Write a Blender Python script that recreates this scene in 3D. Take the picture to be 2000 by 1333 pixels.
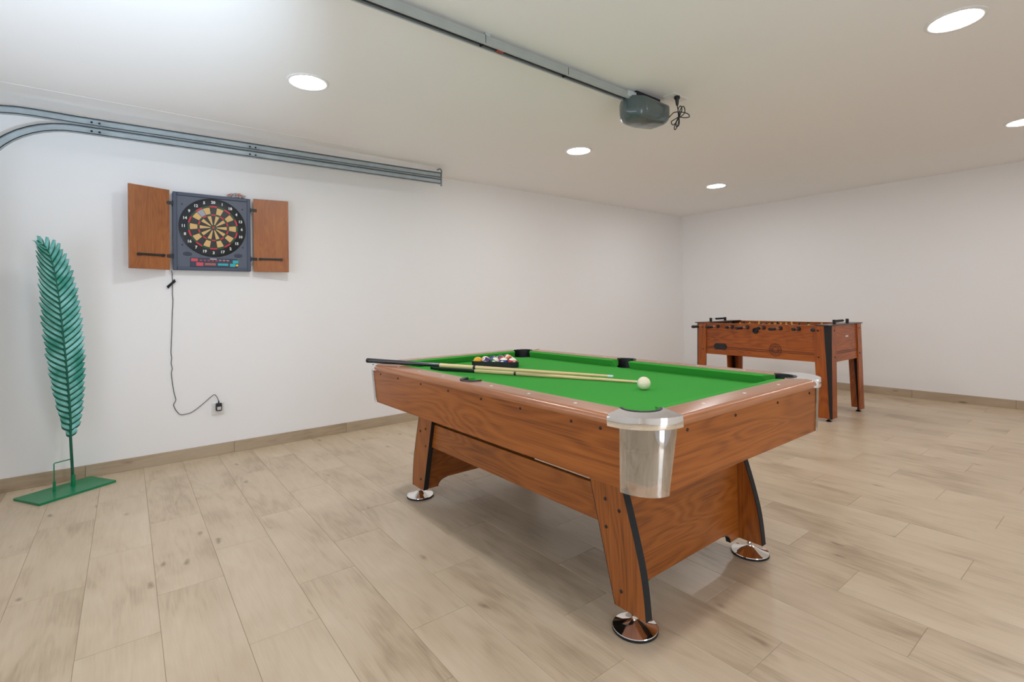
import bpy, bmesh, math, random
from mathutils import Vector, Matrix

# ------------------------------------------------------------------ scene
for o in list(bpy.data.objects):
    bpy.data.objects.remove(o, do_unlink=True)
scene = bpy.context.scene
C = scene.collection
PI = math.pi
random.seed(7)

# camera ------------------------------------------------------------------
YAW, PITCH, ROLL, CAMH = 0.899716, 0.011756, -0.017246, 1.16052
cd = bpy.data.cameras.new('camera')
cam = bpy.data.objects.new('camera', cd)
C.objects.link(cam)
fw = Vector((math.cos(PITCH)*math.cos(YAW), math.cos(PITCH)*math.sin(YAW), math.sin(PITCH)))
r0 = Vector((math.sin(YAW), -math.cos(YAW), 0))
u0 = r0.cross(fw)
rt = math.cos(ROLL)*r0 + math.sin(ROLL)*u0
up = -math.sin(ROLL)*r0 + math.cos(ROLL)*u0
M = Matrix((rt, up, -fw)).transposed().to_4x4()
M.translation = (0, 0, CAMH)
cam.matrix_world = M
cd.sensor_fit = 'HORIZONTAL'
cd.sensor_width = 36
cd.lens = 974.632*36/2000
cd.shift_y = -(666.5-581.02)/2000
cd.clip_start = 0.02
scene.camera = cam

# world, light, exposure --------------------------------------------------
w = bpy.data.worlds.new('world')
scene.world = w
w.use_nodes = True
w.node_tree.nodes['Background'].inputs[0].default_value = (0.80, 0.88, 1.0, 1)
w.node_tree.nodes['Background'].inputs[1].default_value = 4.0
scene.view_settings.view_transform = 'Standard'
scene.view_settings.look = 'None'
scene.view_settings.gamma = 1
scene.view_settings.use_curve_mapping = False
scene.view_settings.exposure = 0.48
scene.cycles.max_bounces = 16
scene.cycles.diffuse_bounces = 12
LAMP_STRENGTH = 88.0
LAMP_COLOR = (0.975, 0.975, 1.0)
# the photographer's flash, held by the camera and bounced off the ceiling
fl = bpy.data.lights.new('bounce_flash', 'SPOT')
fl.energy = 150
fl.color = (0.64, 0.82, 1.0)
fl.spot_size = math.radians(60)
fl.spot_blend = 1.0
fl.shadow_soft_size = 0.04
flo = bpy.data.objects.new('bounce_flash', fl)
C.objects.link(flo)
flo.location = (0.05, 0.9, 1.30)
flo.rotation_euler = (Vector((-0.15, 2.72, 2.5))-flo.location).to_track_quat('-Z', 'Y').to_euler()

# daylight: an unseen open right-hand doorway, and garage door windows added for fill
OPX0, OPX1, OPH = 0.95, 1.60, 2.1
GW0, GW1, GZ0, GZ1 = -0.10, 3.70, 1.15, 1.60
def portal(name, loc, rot, sx, sy):
    pl = bpy.data.lights.new(name, 'AREA')
    pl.shape = 'RECTANGLE'; pl.size = sx; pl.size_y = sy
    pl.cycles.is_portal = True
    o = bpy.data.objects.new(name, pl)
    o.location = loc; o.rotation_euler = rot
    C.objects.link(o)
portal('doorway_portal', ((OPX0+OPX1)/2, -1.08, OPH/2), (math.radians(90), 0, 0), OPX1-OPX0, OPH)
portal('fill_window_portal', (-0.93, (GW0+GW1)/2, (GZ0+GZ1)/2), (math.radians(90), 0, math.radians(-90)), GW1-GW0, GZ1-GZ0)

# ------------------------------------------------------------------ helpers
def link(ob, parent=None):
    C.objects.link(ob)
    if parent is not None:
        ob.parent = parent
    return ob

def obj(name, bm, mat, parent=None, smooth=False, loc=None):
    me = bpy.data.meshes.new(name)
    bmesh.ops.recalc_face_normals(bm, faces=bm.faces[:])
    bm.to_mesh(me)
    bm.free()
    if smooth:
        angle_smooth(me, smooth if smooth is not True else 40)
    me.materials.append(mat)
    ob = bpy.data.objects.new(name, me)
    if loc:
        ob.location = loc
    return link(ob, parent)

def angle_smooth(me, deg):
    me.polygons.foreach_set('use_smooth', [True]*len(me.polygons))
    bm = bmesh.new(); bm.from_mesh(me)
    a = math.radians(deg)
    for e in bm.edges:
        if len(e.link_faces) == 2 and e.calc_face_angle(0) > a:
            e.smooth = False
    bm.to_mesh(me); bm.free()

def inst(name, me, parent=None, loc=(0, 0, 0), rot=(0, 0, 0), scale=None):
    ob = bpy.data.objects.new(name, me)
    ob.location = loc
    ob.rotation_euler = rot
    if scale:
        ob.scale = scale
    return link(ob, parent)

def thing(name, label, cat, loc=(0, 0, 0), rotz=0.0, group=None):
    e = bpy.data.objects.new(name, None)
    e.empty_display_size = 0.1
    e.location = loc
    e.rotation_euler = (0, 0, rotz)
    C.objects.link(e)
    return tag(e, label, cat, group)

def tag(o, label, cat, group=None):
    o['label'] = label
    o['category'] = cat
    if group:
        o['group'] = group
    return o

def struct(o):
    o['kind'] = 'structure'
    return o

def box(bm, x0, x1, y0, y1, z0, z1, bev=0.0, seg=2):
    vs = [bm.verts.new(p) for p in ((x0,y0,z0),(x1,y0,z0),(x1,y1,z0),(x0,y1,z0),(x0,y0,z1),(x1,y0,z1),(x1,y1,z1),(x0,y1,z1))]
    fs = [bm.faces.new([vs[i] for i in f]) for f in ((0,3,2,1),(4,5,6,7),(0,1,5,4),(1,2,6,5),(2,3,7,6),(3,0,4,7))]
    if bev > 0:
        es = list({e for f in fs for e in f.edges})
        bmesh.ops.bevel(bm, geom=es, offset=bev, segments=seg, affect='EDGES', profile=0.5)
    return bm

def boxbm(*a, **k):
    return box(bmesh.new(), *a, **k)

def prism(bm, pts, z0, z1, axis='z'):
    """extrude a plan polygon; axis says which axis is the extrusion"""
    def P(a, b, c):
        return {'z': (a, b, c), 'y': (a, c, b), 'x': (c, a, b)}[axis]
    lo = [bm.verts.new(P(a, b, z0)) for a, b in pts]
    hi = [bm.verts.new(P(a, b, z1)) for a, b in pts]
    n = len(pts)
    bm.faces.new(lo[::-1]); bm.faces.new(hi)
    for i in range(n):
        j = (i+1) % n
        bm.faces.new((lo[i], lo[j], hi[j], hi[i]))
    return lo, hi

def prismbm(pts, z0, z1, axis='z', bev=0, seg=2):
    bm = bmesh.new()
    prism(bm, pts, z0, z1, axis)
    if bev:
        bmesh.ops.bevel(bm, geom=bm.edges[:], offset=bev, segments=seg, affect='EDGES', profile=0.5)
    return bm

def arc(cx, cy, r, a0, a1, n):
    return [(cx+r*math.cos(a0+(a1-a0)*i/n), cy+r*math.sin(a0+(a1-a0)*i/n)) for i in range(n+1)]

def lathe(bm, prof, n=24, c=(0, 0, 0), axis='z', a0=0, a1=2*PI):
    full = abs(a1-a0-2*PI) < 1e-6
    m = n if full else n+1
    rings = []
    for r, h in prof:
        if r < 1e-6 and full:
            rings.append([bm.verts.new(axp(0, 0, h, axis, c))])
        else:
            rings.append([bm.verts.new(axp(r*math.cos(a0+(a1-a0)*i/n), r*math.sin(a0+(a1-a0)*i/n), h, axis, c)) for i in range(m)])
    for A, B in zip(rings, rings[1:]):
        for i in range(n):
            j = (i+1) % m if full else i+1
            if len(A) == 1 and len(B) == 1:
                continue
            if len(A) == 1:
                bm.faces.new((A[0], B[j], B[i]))
            elif len(B) == 1:
                bm.faces.new((A[i], A[j], B[0]))
            else:
                bm.faces.new((A[i], A[j], B[j], B[i]))
    return bm

def axp(a, b, h, axis, c):
    p = {'z': (a, b, h), 'y': (a, h, b), 'x': (h, a, b)}[axis]
    return (p[0]+c[0], p[1]+c[1], p[2]+c[2])

def lathebm(prof, n=24, c=(0, 0, 0), axis='z', **k):
    return lathe(bmesh.new(), prof, n, c, axis, **k)

def tube(bm, pts, rad, n=8, cap=True):
    pts = [Vector(p) for p in pts]
    rads = rad if isinstance(rad, (list, tuple)) else [rad]*len(pts)
    prev = None
    rings = []
    for i, p in enumerate(pts):
        t = (pts[min(i+1, len(pts)-1)]-pts[max(i-1, 0)])
        if t.length < 1e-9:
            t = Vector((0, 0, 1))
        t.normalize()
        if prev is None:
            a = Vector((0, 0, 1)) if abs(t.z) < .9 else Vector((1, 0, 0))
            nrm = t.cross(a).normalized()
        else:
            nrm = (prev - t*prev.dot(t))
            nrm = nrm.normalized() if nrm.length > 1e-6 else t.orthogonal().normalized()
        prev = nrm
        b = t.cross(nrm)
        rings.append([bm.verts.new(p + rads[i]*(math.cos(2*PI*k/n)*nrm + math.sin(2*PI*k/n)*b)) for k in range(n)])
    for A, B in zip(rings, rings[1:]):
        for k in range(n):
            bm.faces.new((A[k], A[(k+1) % n], B[(k+1) % n], B[k]))
    if cap:
        bm.faces.new(rings[0][::-1]); bm.faces.new(rings[-1])
    return bm

def tubebm(pts, rad, n=8):
    return tube(bmesh.new(), pts, rad, n)

def spline(pts, k=6):
    """Catmull-Rom through the points"""
    P = [Vector(p) for p in pts]
    P = [P[0]*2-P[1]] + P + [P[-1]*2-P[-2]]
    out = []
    for i in range(1, len(P)-2):
        for j in range(k):
            t = j/k
            a, b, c, d = P[i-1], P[i], P[i+1], P[i+2]
            out.append(0.5*((2*b)+(c-a)*t+(2*a-5*b+4*c-d)*t*t+(3*b-a-3*c+d)*t**3))
    out.append(P[-2])
    return out

def sweep(bm, path, prof):
    """sweep an open profile [(a,b)] (a sideways along -y, b along path normal) on an x-z path"""
    rings = []
    for i, (x, z) in enumerate(path):
        x0, z0 = path[max(i-1, 0)]; x1, z1 = path[min(i+1, len(path)-1)]
        d = Vector((x1-x0, z1-z0)).normalized()
        nx, nz = -d.y, d.x
        rings.append([bm.verts.new((x+b*nx, -a, z+b*nz)) for a, b in prof])
    for A, B in zip(rings, rings[1:]):
        for k in range(len(prof)-1):
            bm.faces.new((A[k], A[k+1], B[k+1], B[k]))
    return rings

def textmesh(s, size, mat, extrude=0.0004, bold=0.0):
    cu = bpy.data.curves.new('txt', 'FONT')
    cu.body = s; cu.size = size; cu.align_x = 'CENTER'; cu.align_y = 'CENTER'; cu.extrude = extrude
    cu.resolution_u = 2
    cu.offset = bold
    t = bpy.data.objects.new('txt', cu)
    C.objects.link(t)
    dg = bpy.context.evaluated_depsgraph_get()
    me = bpy.data.meshes.new_from_object(t.evaluated_get(dg))
    bpy.data.objects.remove(t, do_unlink=True)
    bpy.data.curves.remove(cu)
    me.materials.clear(); me.materials.append(mat)
    return me

# ------------------------------------------------------------------ materials
def srgb(r, g, b):
    f = lambda c: (c/255/12.92) if c/255 <= .04045 else ((c/255+.055)/1.055)**2.4
    return (f(r), f(g), f(b), 1)

def mat(name, col, rough=0.5, metal=0.0, spec=0.5, coat=0.0, bump=None, vary=None):
    m = bpy.data.materials.new(name)
    m.use_nodes = True
    nt = m.node_tree
    b = nt.nodes['Principled BSDF']
    b.inputs['Base Color'].default_value = col
    b.inputs['Roughness'].default_value = rough
    b.inputs['Metallic'].default_value = metal
    b.inputs['Specular IOR Level'].default_value = spec
    b.inputs['Coat Weight'].default_value = coat
    b.inputs['Coat Roughness'].default_value = 0.12
    if vary or bump:
        tc = nt.nodes.new('ShaderNodeTexCoord')
    if vary:
        sc, amt = vary
        n = nt.nodes.new('ShaderNodeTexNoise')
        n.inputs['Scale'].default_value = sc
        n.inputs['Detail'].default_value = 5
        nt.links.new(tc.outputs['Object'], n.inputs['Vector'])
        mx = nt.nodes.new('ShaderNodeMix'); mx.data_type = 'RGBA'
        mx.inputs[6].default_value = tuple(c*(1-amt) for c in col[:3])+(1,)
        mx.inputs[7].default_value = tuple(min(1, c*(1+amt)) for c in col[:3])+(1,)
        nt.links.new(n.outputs['Fac'], mx.inputs[0])
        nt.links.new(mx.outputs[2], b.inputs['Base Color'])
    if bump:
        sc, st = bump
        n2 = nt.nodes.new('ShaderNodeTexNoise')
        n2.inputs['Scale'].default_value = sc
        n2.inputs['Detail'].default_value = 4
        nt.links.new(tc.outputs['Object'], n2.inputs['Vector'])
        bp = nt.nodes.new('ShaderNodeBump')
        bp.inputs['Strength'].default_value = st
        bp.inputs['Distance'].default_value = 0.002
        nt.links.new(n2.outputs['Fac'], bp.inputs['Height'])
        nt.links.new(bp.outputs['Normal'], b.inputs['Normal'])
    return m

def emis(name, col, s):
    m = bpy.data.materials.new(name)
    m.use_nodes = True
    nt = m.node_tree
    nt.nodes.remove(nt.nodes['Principled BSDF'])
    e = nt.nodes.new('ShaderNodeEmission')
    e.inputs[0].default_value = tuple(col)+(1,)
    e.inputs[1].default_value = s
    nt.links.new(e.outputs[0], nt.nodes['Material Output'].inputs[0])
    return m

def wood(name, axis, cols, rough=0.36, fig=1.0, scale=1.0, coat=0.05):
    """wood veneer with the grain along one local axis"""
    m = bpy.data.materials.new(name)
    m.use_nodes = True
    nt = m.node_tree; N = nt.nodes; L = nt.links
    b = N['Principled BSDF']
    b.inputs['Roughness'].default_value = rough
    b.inputs['Coat Weight'].default_value = coat
    b.inputs['Coat Roughness'].default_value = 0.2
    tc = N.new('ShaderNodeTexCoord')
    def mapped(along, across):
        mp = N.new('ShaderNodeMapping')
        s = [across*scale]*3
        s[axis] = along*scale
        mp.inputs['Scale'].default_value = s
        L.new(tc.outputs['Object'], mp.inputs['Vector'])
        return mp
    n1 = N.new('ShaderNodeTexNoise'); n1.inputs['Scale'].default_value = 1; n1.inputs['Detail'].default_value = 1.5
    n1.inputs['Distortion'].default_value = 0.3
    L.new(mapped(1.1, 6.5).outputs[0], n1.inputs['Vector'])
    mul = N.new('ShaderNodeMath'); mul.operation = 'MULTIPLY'; mul.inputs[1].default_value = 90
    L.new(n1.outputs['Fac'], mul.inputs[0])
    sn = N.new('ShaderNodeMath'); sn.operation = 'SINE'
    L.new(mul.outputs[0], sn.inputs[0])
    mr = N.new('ShaderNodeMapRange')
    mr.inputs[1].default_value = -1; mr.inputs[2].default_value = 1
    L.new(sn.outputs[0], mr.inputs[0])
    n2 = N.new('ShaderNodeTexNoise'); n2.inputs['Scale'].default_value = 1; n2.inputs['Detail'].default_value = 6
    n2.inputs['Roughness'].default_value = 0.7
    L.new(mapped(2.2, 190).outputs[0], n2.inputs['Vector'])
    n3 = N.new('ShaderNodeTexNoise'); n3.inputs['Scale'].default_value = 1; n3.inputs['Detail'].default_value = 2
    L.new(mapped(1.3, 5).outputs[0], n3.inputs['Vector'])
    a1 = N.new('ShaderNodeMath'); a1.operation = 'MULTIPLY'; a1.inputs[1].default_value = 0.15*fig
    L.new(mr.outputs[0], a1.inputs[0])
    a2 = N.new('ShaderNodeMath'); a2.operation = 'MULTIPLY_ADD'; a2.inputs[1].default_value = 0.75
    L.new(n2.outputs['Fac'], a2.inputs[0]); L.new(a1.outputs[0], a2.inputs[2])
    a3 = N.new('ShaderNodeMath'); a3.operation = 'MULTIPLY_ADD'; a3.inputs[1].default_value = 0.4
    L.new(n3.outputs['Fac'], a3.inputs[0]); L.new(a2.outputs[0], a3.inputs[2])
    rp = N.new('ShaderNodeValToRGB')
    rp.color_ramp.elements[0].position = 0.40; rp.color_ramp.elements[0].color = cols[0]
    rp.color_ramp.elements[1].position = 0.94; rp.color_ramp.elements[1].color = cols[2]
    e = rp.color_ramp.elements.new(0.62); e.color = cols[1]
    L.new(a3.outputs[0], rp.inputs[0])
    L.new(rp.outputs[0], b.inputs['Base Color'])
    bp = N.new('ShaderNodeBump'); bp.inputs['Strength'].default_value = 0.06; bp.inputs['Distance'].default_value = 0.001
    L.new(n2.outputs['Fac'], bp.inputs['Height']); L.new(bp.outputs[0], b.inputs['Normal'])
    return m

def plankmat(name, dark=1.0, axis=1, useworld=True):
    """pale wood-look porcelain tile, each tile its own figure and tone"""
    m = bpy.data.materials.new(name)
    m.use_nodes = True
    nt = m.node_tree; N = nt.nodes; L = nt.links
    b = N['Principled BSDF']
    b.inputs['Roughness'].default_value = 0.34
    b.inputs['Specular IOR Level'].default_value = 0.5
    tc = N.new('ShaderNodeTexCoord'); oi = N.new('ShaderNodeObjectInfo')
    off = N.new('ShaderNodeVectorMath'); off.operation = 'SCALE'; off.inputs[0].default_value = (17, 31, 7)
    L.new(oi.outputs['Random'], off.inputs['Scale'])
    add = N.new('ShaderNodeVectorMath'); add.operation = 'ADD'
    L.new(tc.outputs['Object'], add.inputs[0]); L.new(off.outputs[0], add.inputs[1])
    def mapped(along, across):
        mp = N.new('ShaderNodeMapping'); s = [across]*3; s[axis] = along
        mp.inputs['Scale'].default_value = s
        L.new(add.outputs[0], mp.inputs['Vector']); return mp
    def noise(al, ac, det, rg=0.5, dist=0.0):
        n = N.new('ShaderNodeTexNoise'); n.inputs['Scale'].default_value = 1; n.inputs['Detail'].default_value = det
        n.inputs['Roughness'].default_value = rg; n.inputs['Distortion'].default_value = dist
        L.new(mapped(al, ac).outputs[0], n.inputs['Vector']); return n
    n1 = noise(1.6, 9, 2, .5, .4)       # broad bands
    n2 = noise(7, 140, 5, .65)          # fine fibres
    n3 = noise(2.2, 5, 3)               # cloudy tone
    sn = N.new('ShaderNodeMath'); sn.operation = 'MULTIPLY'; sn.inputs[1].default_value = 34
    L.new(n1.outputs['Fac'], sn.inputs[0])
    s2 = N.new('ShaderNodeMath'); s2.operation = 'SINE'; L.new(sn.outputs[0], s2.inputs[0])
    f1 = N.new('ShaderNodeMath'); f1.operation = 'MULTIPLY'; f1.inputs[1].default_value = 0.045
    L.new(s2.outputs[0], f1.inputs[0])
    f2 = N.new('ShaderNodeMath'); f2.operation = 'MULTIPLY_ADD'; f2.inputs[1].default_value = 0.40
    L.new(n2.outputs['Fac'], f2.inputs[0]); L.new(f1.outputs[0], f2.inputs[2])
    f3 = N.new('ShaderNodeMath'); f3.operation = 'MULTIPLY_ADD'; f3.inputs[1].default_value = 0.75
    L.new(n3.outputs['Fac'], f3.inputs[0]); L.new(f2.outputs[0], f3.inputs[2])
    f4 = N.new('ShaderNodeMath'); f4.operation = 'MULTIPLY_ADD'; f4.inputs[1].default_value = 0.16
    L.new(oi.outputs['Random'], f4.inputs[0]); L.new(f3.outputs[0], f4.inputs[2])
    rp = N.new('ShaderNodeValToRGB')
    E = rp.color_ramp.elements
    def cc(r, g, b_): 
        c = srgb(r, g, b_); return (c[0]*dark, c[1]*dark, c[2]*dark, 1)
    E[0].position = 0.36; E[0].color = cc(160, 139, 113)
    E[1].position = 0.96; E[1].color = cc(211, 193, 168)
    e = E.new(0.62); e.color = cc(196, 176, 149)
    L.new(f4.outputs[0], rp.inputs[0])
    # knots: sparse dark elongated spots
    vo = N.new('ShaderNodeTexVoronoi'); vo.inputs['Scale'].default_value = 1
    wob = N.new('ShaderNodeVectorMath'); wob.operation = 'ADD'
    nw = N.new('ShaderNodeTexNoise'); nw.inputs['Scale'].default_value = 9
    L.new(add.outputs[0], nw.inputs['Vector'])
    sc = N.new('ShaderNodeVectorMath'); sc.operation = 'SCALE'; sc.inputs['Scale'].default_value = 0.35
    L.new(nw.outputs['Color'], sc.inputs[0])
    mpk = mapped(3.4, 9)
    L.new(mpk.outputs[0], wob.inputs[0]); L.new(sc.outputs[0], wob.inputs[1])
    L.new(wob.outputs[0], vo.inputs['Vector'])
    kr = N.new('ShaderNodeMapRange'); kr.inputs[1].default_value = 0.02; kr.inputs[2].default_value = 0.145
    kr.inputs[3].default_value = 1; kr.inputs[4].default_value = 0
    L.new(vo.outputs['Distance'], kr.inputs[0])
    sep = N.new('ShaderNodeSeparateColor'); L.new(vo.outputs['Color'], sep.inputs[0])
    gt = N.new('ShaderNodeMath'); gt.operation = 'GREATER_THAN'; gt.inputs[1].default_value = 0.5
    L.new(sep.outputs[0], gt.inputs[0])
    km = N.new('ShaderNodeMath'); km.operation = 'MULTIPLY'
    L.new(kr.outputs[0], km.inputs[0]); L.new(gt.outputs[0], km.inputs[1])
    k2 = N.new('ShaderNodeMath'); k2.operation = 'MULTIPLY'; k2.inputs[1].default_value = 0.78
    L.new(km.outputs[0], k2.inputs[0])
    mx = N.new('ShaderNodeMix'); mx.data_type = 'RGBA'
    L.new(k2.outputs[0], mx.inputs[0]); L.new(rp.outputs[0], mx.inputs[6])
    mx.inputs[7].default_value = cc(118, 96, 72)
    L.new(mx.outputs[2], b.inputs['Base Color'])
    bp = N.new('ShaderNodeBump'); bp.inputs['Strength'].default_value = 0.05; bp.inputs['Distance'].default_value = 0.001
    L.new(n2.outputs['Fac'], bp.inputs['Height']); L.new(bp.outputs[0], b.inputs['Normal'])
    return m

WALL = mat('wall_paint', (0.87, 0.872, 0.876, 1), 0.75, bump=(90, 0.04))
CEIL = mat('ceiling_paint', (0.88, 0.868, 0.862, 1), 0.85, bump=(70, 0.03))
PLANK = plankmat('wood_look_tile')
SKIRT = plankmat('wood_look_skirting', 0.78, axis=0)
GROUT = mat('grout', srgb(164, 147, 124), 0.9)
PW = (srgb(98, 48, 10), srgb(148, 80, 24), srgb(176, 104, 40))
WX = wood('cherry_veneer_x', 0, PW); WY = wood('cherry_veneer_y', 1, PW); WZ = wood('cherry_veneer_z', 2, PW)
RW = (srgb(140, 82, 46), srgb(166, 106, 66), srgb(184, 124, 84))  # cherry tones lightened: ceiling glare on the rail tops is in the colour
RX = wood('rail_veneer_x', 0, RW, 0.28, .4, coat=.4); RY = wood('rail_veneer_y', 1, RW, 0.28, .4, coat=.4)
FW = (srgb(104, 46, 8), srgb(156, 76, 16), srgb(186, 102, 32))
FX = wood('orange_veneer_x', 0, FW); FY = wood('orange_veneer_y', 1, FW); FZ = wood('orange_veneer_z', 2, FW)
DZ = wood('dart_door_veneer', 2, (srgb(120, 66, 30), srgb(158, 94, 46), srgb(182, 116, 62)), .4, .5, 1.6)
CHROME = mat('chrome', (0.93, 0.93, 0.93, 1), 0.035, 1.0)
FELT = mat('green_felt', srgb(64, 158, 62), 0.95, spec=0.15, bump=(900, 0.25), vary=(600, 0.08))
BLACK = mat('black_plastic', srgb(24, 25, 28), 0.4)
EDGE = mat('black_edging', srgb(40, 42, 44), 0.6, spec=0.25)
RUBBER = mat('black_rubber', srgb(20, 22, 26), 0.6)
IVORY = mat('ivory_inlay', srgb(240, 232, 215), 0.3)
WHITEP = mat('white_plastic', srgb(226, 226, 224), 0.35)
GALV = mat('galvanised_steel', srgb(202, 212, 216), 0.34, 0.2, vary=(14, 0.18))
GREEN = mat('green_enamel', srgb(14, 128, 84), 0.3)
SCREW = mat('black_screw', srgb(28, 20, 16), 0.5)

# ------------------------------------------------------------------ room
XF, XB, YL, YR, H = -0.85, 7.14152, 4.56749, -1.0, 2.5
BBH = 0.088
T = 0.15

fl_ob = struct(obj('floor', boxbm(XF-T, XB+T, YR-T, YL+T, -0.12, -0.0012), GROUT))
PSI, PWID, PLEN, PX0 = -0.013603, 0.2362, 0.85, 0.09
def clip(poly, a, b, c):     # keep a*x+b*y<=c
    out = []
    for i, p in enumerate(poly):
        q = poly[(i+1) % len(poly)]
        dp, dq = a*p[0]+b*p[1]-c, a*q[0]+b*q[1]-c
        if dp <= 0:
            out.append(p)
        if dp*dq < 0:
            t = dp/(dp-dq)
            out.append((p[0]+t*(q[0]-p[0]), p[1]+t*(q[1]-p[1])))
    return out
cps, sps = math.cos(PSI), math.sin(PSI)
g = 0.0009
for n in range(-6, 34):
    xa, xb = PX0+n*PWID+g, PX0+(n+1)*PWID-g
    ph = (0.80+0.2833*n) % PLEN
    for k in range(-4, 8):
        ya, yb = ph+k*PLEN+g, ph+(k+1)*PLEN-g
        poly = [(cps*x-sps*y, sps*x+cps*y) for x, y in ((xa, ya), (xb, ya), (xb, yb), (xa, yb))]
        for a, b, c in ((1, 0, XB-.003), (-1, 0, -XF-.003), (0, 1, YL-.003), (0, -1, -YR-.003)):
            poly = clip(poly, a, b, c)
            if len(poly) < 3:
                break
        if len(poly) < 3:
            continue
        cx = sum(p[0] for p in poly)/len(poly); cy = sum(p[1] for p in poly)/len(poly)
        bm = bmesh.new()
        prism(bm, [(p[0]-cx, p[1]-cy) for p in poly], -0.005, 0.0)
        top = [e for e in bm.edges if all(v.co.z > -1e-6 for v in e.verts)]
        bmesh.ops.bevel(bm, geom=top, offset=0.0007, segments=1, affect='EDGES')
        obj('plank', bm, PLANK, fl_ob, loc=(cx, cy, 0))

struct(obj('ceiling', boxbm(XF-T, XB+T, YR-T, YL+T, H, H+.12), CEIL))
struct(obj('wall_left', boxbm(XF-T, XB+T, YL, YL+T, -.1, H), WALL))
struct(obj('wall_back', boxbm(XB, XB+T, YR, YL, -.1, H), WALL))
bm = bmesh.new()
box(bm, XF-T, OPX0, YR-T, YR, -.1, H); box(bm, OPX1, XB+T, YR-T, YR, -.1, H); box(bm, OPX0, OPX1, YR-T, YR, OPH, H)
struct(obj('wall_right', bm, WALL))
bm = bmesh.new()
box(bm, OPX0, OPX0+.05, YR-.10, YR-.04, 0, OPH); box(bm, OPX1-.05, OPX1, YR-.10, YR-.04, 0, OPH); box(bm, OPX0+.05, OPX1-.05, YR-.10, YR-.04, OPH-.05, OPH)
struct(obj('door_2', bm, mat('white_door_frame', srgb(230, 230, 230), .4)))
DY0, DY1, DH = -0.28, 4.28, 2.15
bm = bmesh.new()
box(bm, XF-T, XF, YR, DY0, -.1, H); box(bm, XF-T, XF, DY1, YL, -.1, H); box(bm, XF-T, XF, DY0, DY1, DH, H)
struct(obj('wall_front', bm, WALL))
DOORM = mat('white_door_panel', srgb(222, 224, 226), 0.45)
bm = bmesh.new()
box(bm, XF-.10, XF-.06, DY0+.002, DY1-.002, 0.002, GZ0); box(bm, XF-.10, XF-.06, DY0+.002, DY1-.002, GZ1, DH-.002)
box(bm, XF-.10, XF-.06, DY0+.002, GW0, GZ0, GZ1); box(bm, XF-.10, XF-.06, GW1, DY1-.002, GZ0, GZ1)
dr = struct(obj('door_1', bm, DOORM))
for z0, z1 in ((.01, .58), (.585, GZ0-.02), (GZ1+.02, DH-.01)):
    obj('panel', boxbm(XF-.07, XF-.045, DY0+.01, DY1-.01, z0, z1, bev=.006), DOORM, dr)
PANE = bpy.data.materials.new('clear_fill_pane'); PANE.use_nodes = True
nt = PANE.node_tree; nt.nodes.remove(nt.nodes['Principled BSDF'])
t_ = nt.nodes.new('ShaderNodeBsdfTransparent'); g_ = nt.nodes.new('ShaderNodeBsdfGlossy'); m_ = nt.nodes.new('ShaderNodeMixShader')
g_.inputs['Roughness'].default_value = .02; m_.inputs[0].default_value = .06
nt.links.new(t_.outputs[0], m_.inputs[1]); nt.links.new(g_.outputs[0], m_.inputs[2]); nt.links.new(m_.outputs[0], nt.nodes['Material Output'].inputs[0])
npn = 5  # window row put into the unseen door to let fill light in
for k in range(npn):
    ya, yb = GW0+(GW1-GW0)*k/npn, GW0+(GW1-GW0)*(k+1)/npn
    obj('pane', boxbm(XF-.082, XF-.078, ya+.02, yb-.02, GZ0, GZ1), PANE, dr)
    obj('fill_window_mullion', boxbm(XF-.10, XF-.06, ya-.02, ya+.02, GZ0, GZ1), DOORM, dr)

# shallow plaster strip of the ceiling beside the tracks
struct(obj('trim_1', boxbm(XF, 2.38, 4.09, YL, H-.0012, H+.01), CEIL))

# baseboards: one tile piece after another
def baseboard(name, axis, lo, hi, phase, plen):
    if axis == 'x':
        base = struct(obj(name, boxbm(lo, hi, YL-.004, YL+.002, 0, BBH-.003), GROUT))
    else:
        base = struct(obj(name, boxbm(XB-.004, XB+.002, lo, hi, 0, BBH-.003), GROUT))
    cuts = [lo]
    k = math.floor((lo-phase)/plen)
    while phase+k*plen < hi:
        if phase+k*plen > lo+.02:
            cuts.append(phase+k*plen)
        k += 1
    cuts.append(hi)
    for a, b in zip(cuts, cuts[1:]):
        m_ = (a+b)/2; hl = (b-a)/2-.0008
        if axis == 'x':
            obj('skirting_tile', boxbm(-hl, hl, -.011, 0, 0, BBH, bev=.0012, seg=1), SKIRT, base, loc=(m_, YL, 0))
        else:
            o = obj('skirting_tile', boxbm(-hl, hl, 0, .011, 0, BBH, bev=.0012, seg=1), SKIRT, base, loc=(XB, m_, 0))
            o.rotation_euler = (0, 0, PI/2)
baseboard('baseboard_left', 'x', XF, XB-.011, -.172, .912)
baseboard('baseboard_back', 'y', YR, YL-.011, .805, .845)

# ------------------------------------------------------------------ ceiling downlights
LEDM = emis('led_diffuser', LAMP_COLOR, LAMP_STRENGTH)
RIM = mat('lamp_rim_white', srgb(235, 235, 235), 0.4)
rim_me = None
def downlight(x, y, label):
    t = thing('ceiling_light', label, 'light', (x, y, H), group='round recessed ceiling lights')
    obj('rim', lathebm([(.098, 0), (.098, -.004), (.101, -.0065), (.114, -.0065), (.119, -.003), (.119, 0)], 40), RIM, t, smooth=True)
    obj('diffuser', lathebm([(0, -.0025), (.099, -.0025)], 40), LEDM, t)
downlight(.905, 3.06, 'round lit ceiling light nearest the twin garage door tracks, above the dartboard')
downlight(3.215, 3.066, 'round lit ceiling light between the opener motor and the left wall')
downlight(5.541, 3.08, 'small far lit ceiling light closest to the back corner')
downlight(3.203, .533, 'large lit ceiling light at the top right of the picture')
downlight(5.521, .53, 'lit ceiling light cut off by the right edge, nearest the back wall')
downlight(.905, .53, 'lit ceiling light behind the photographer, out of the picture')

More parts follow.
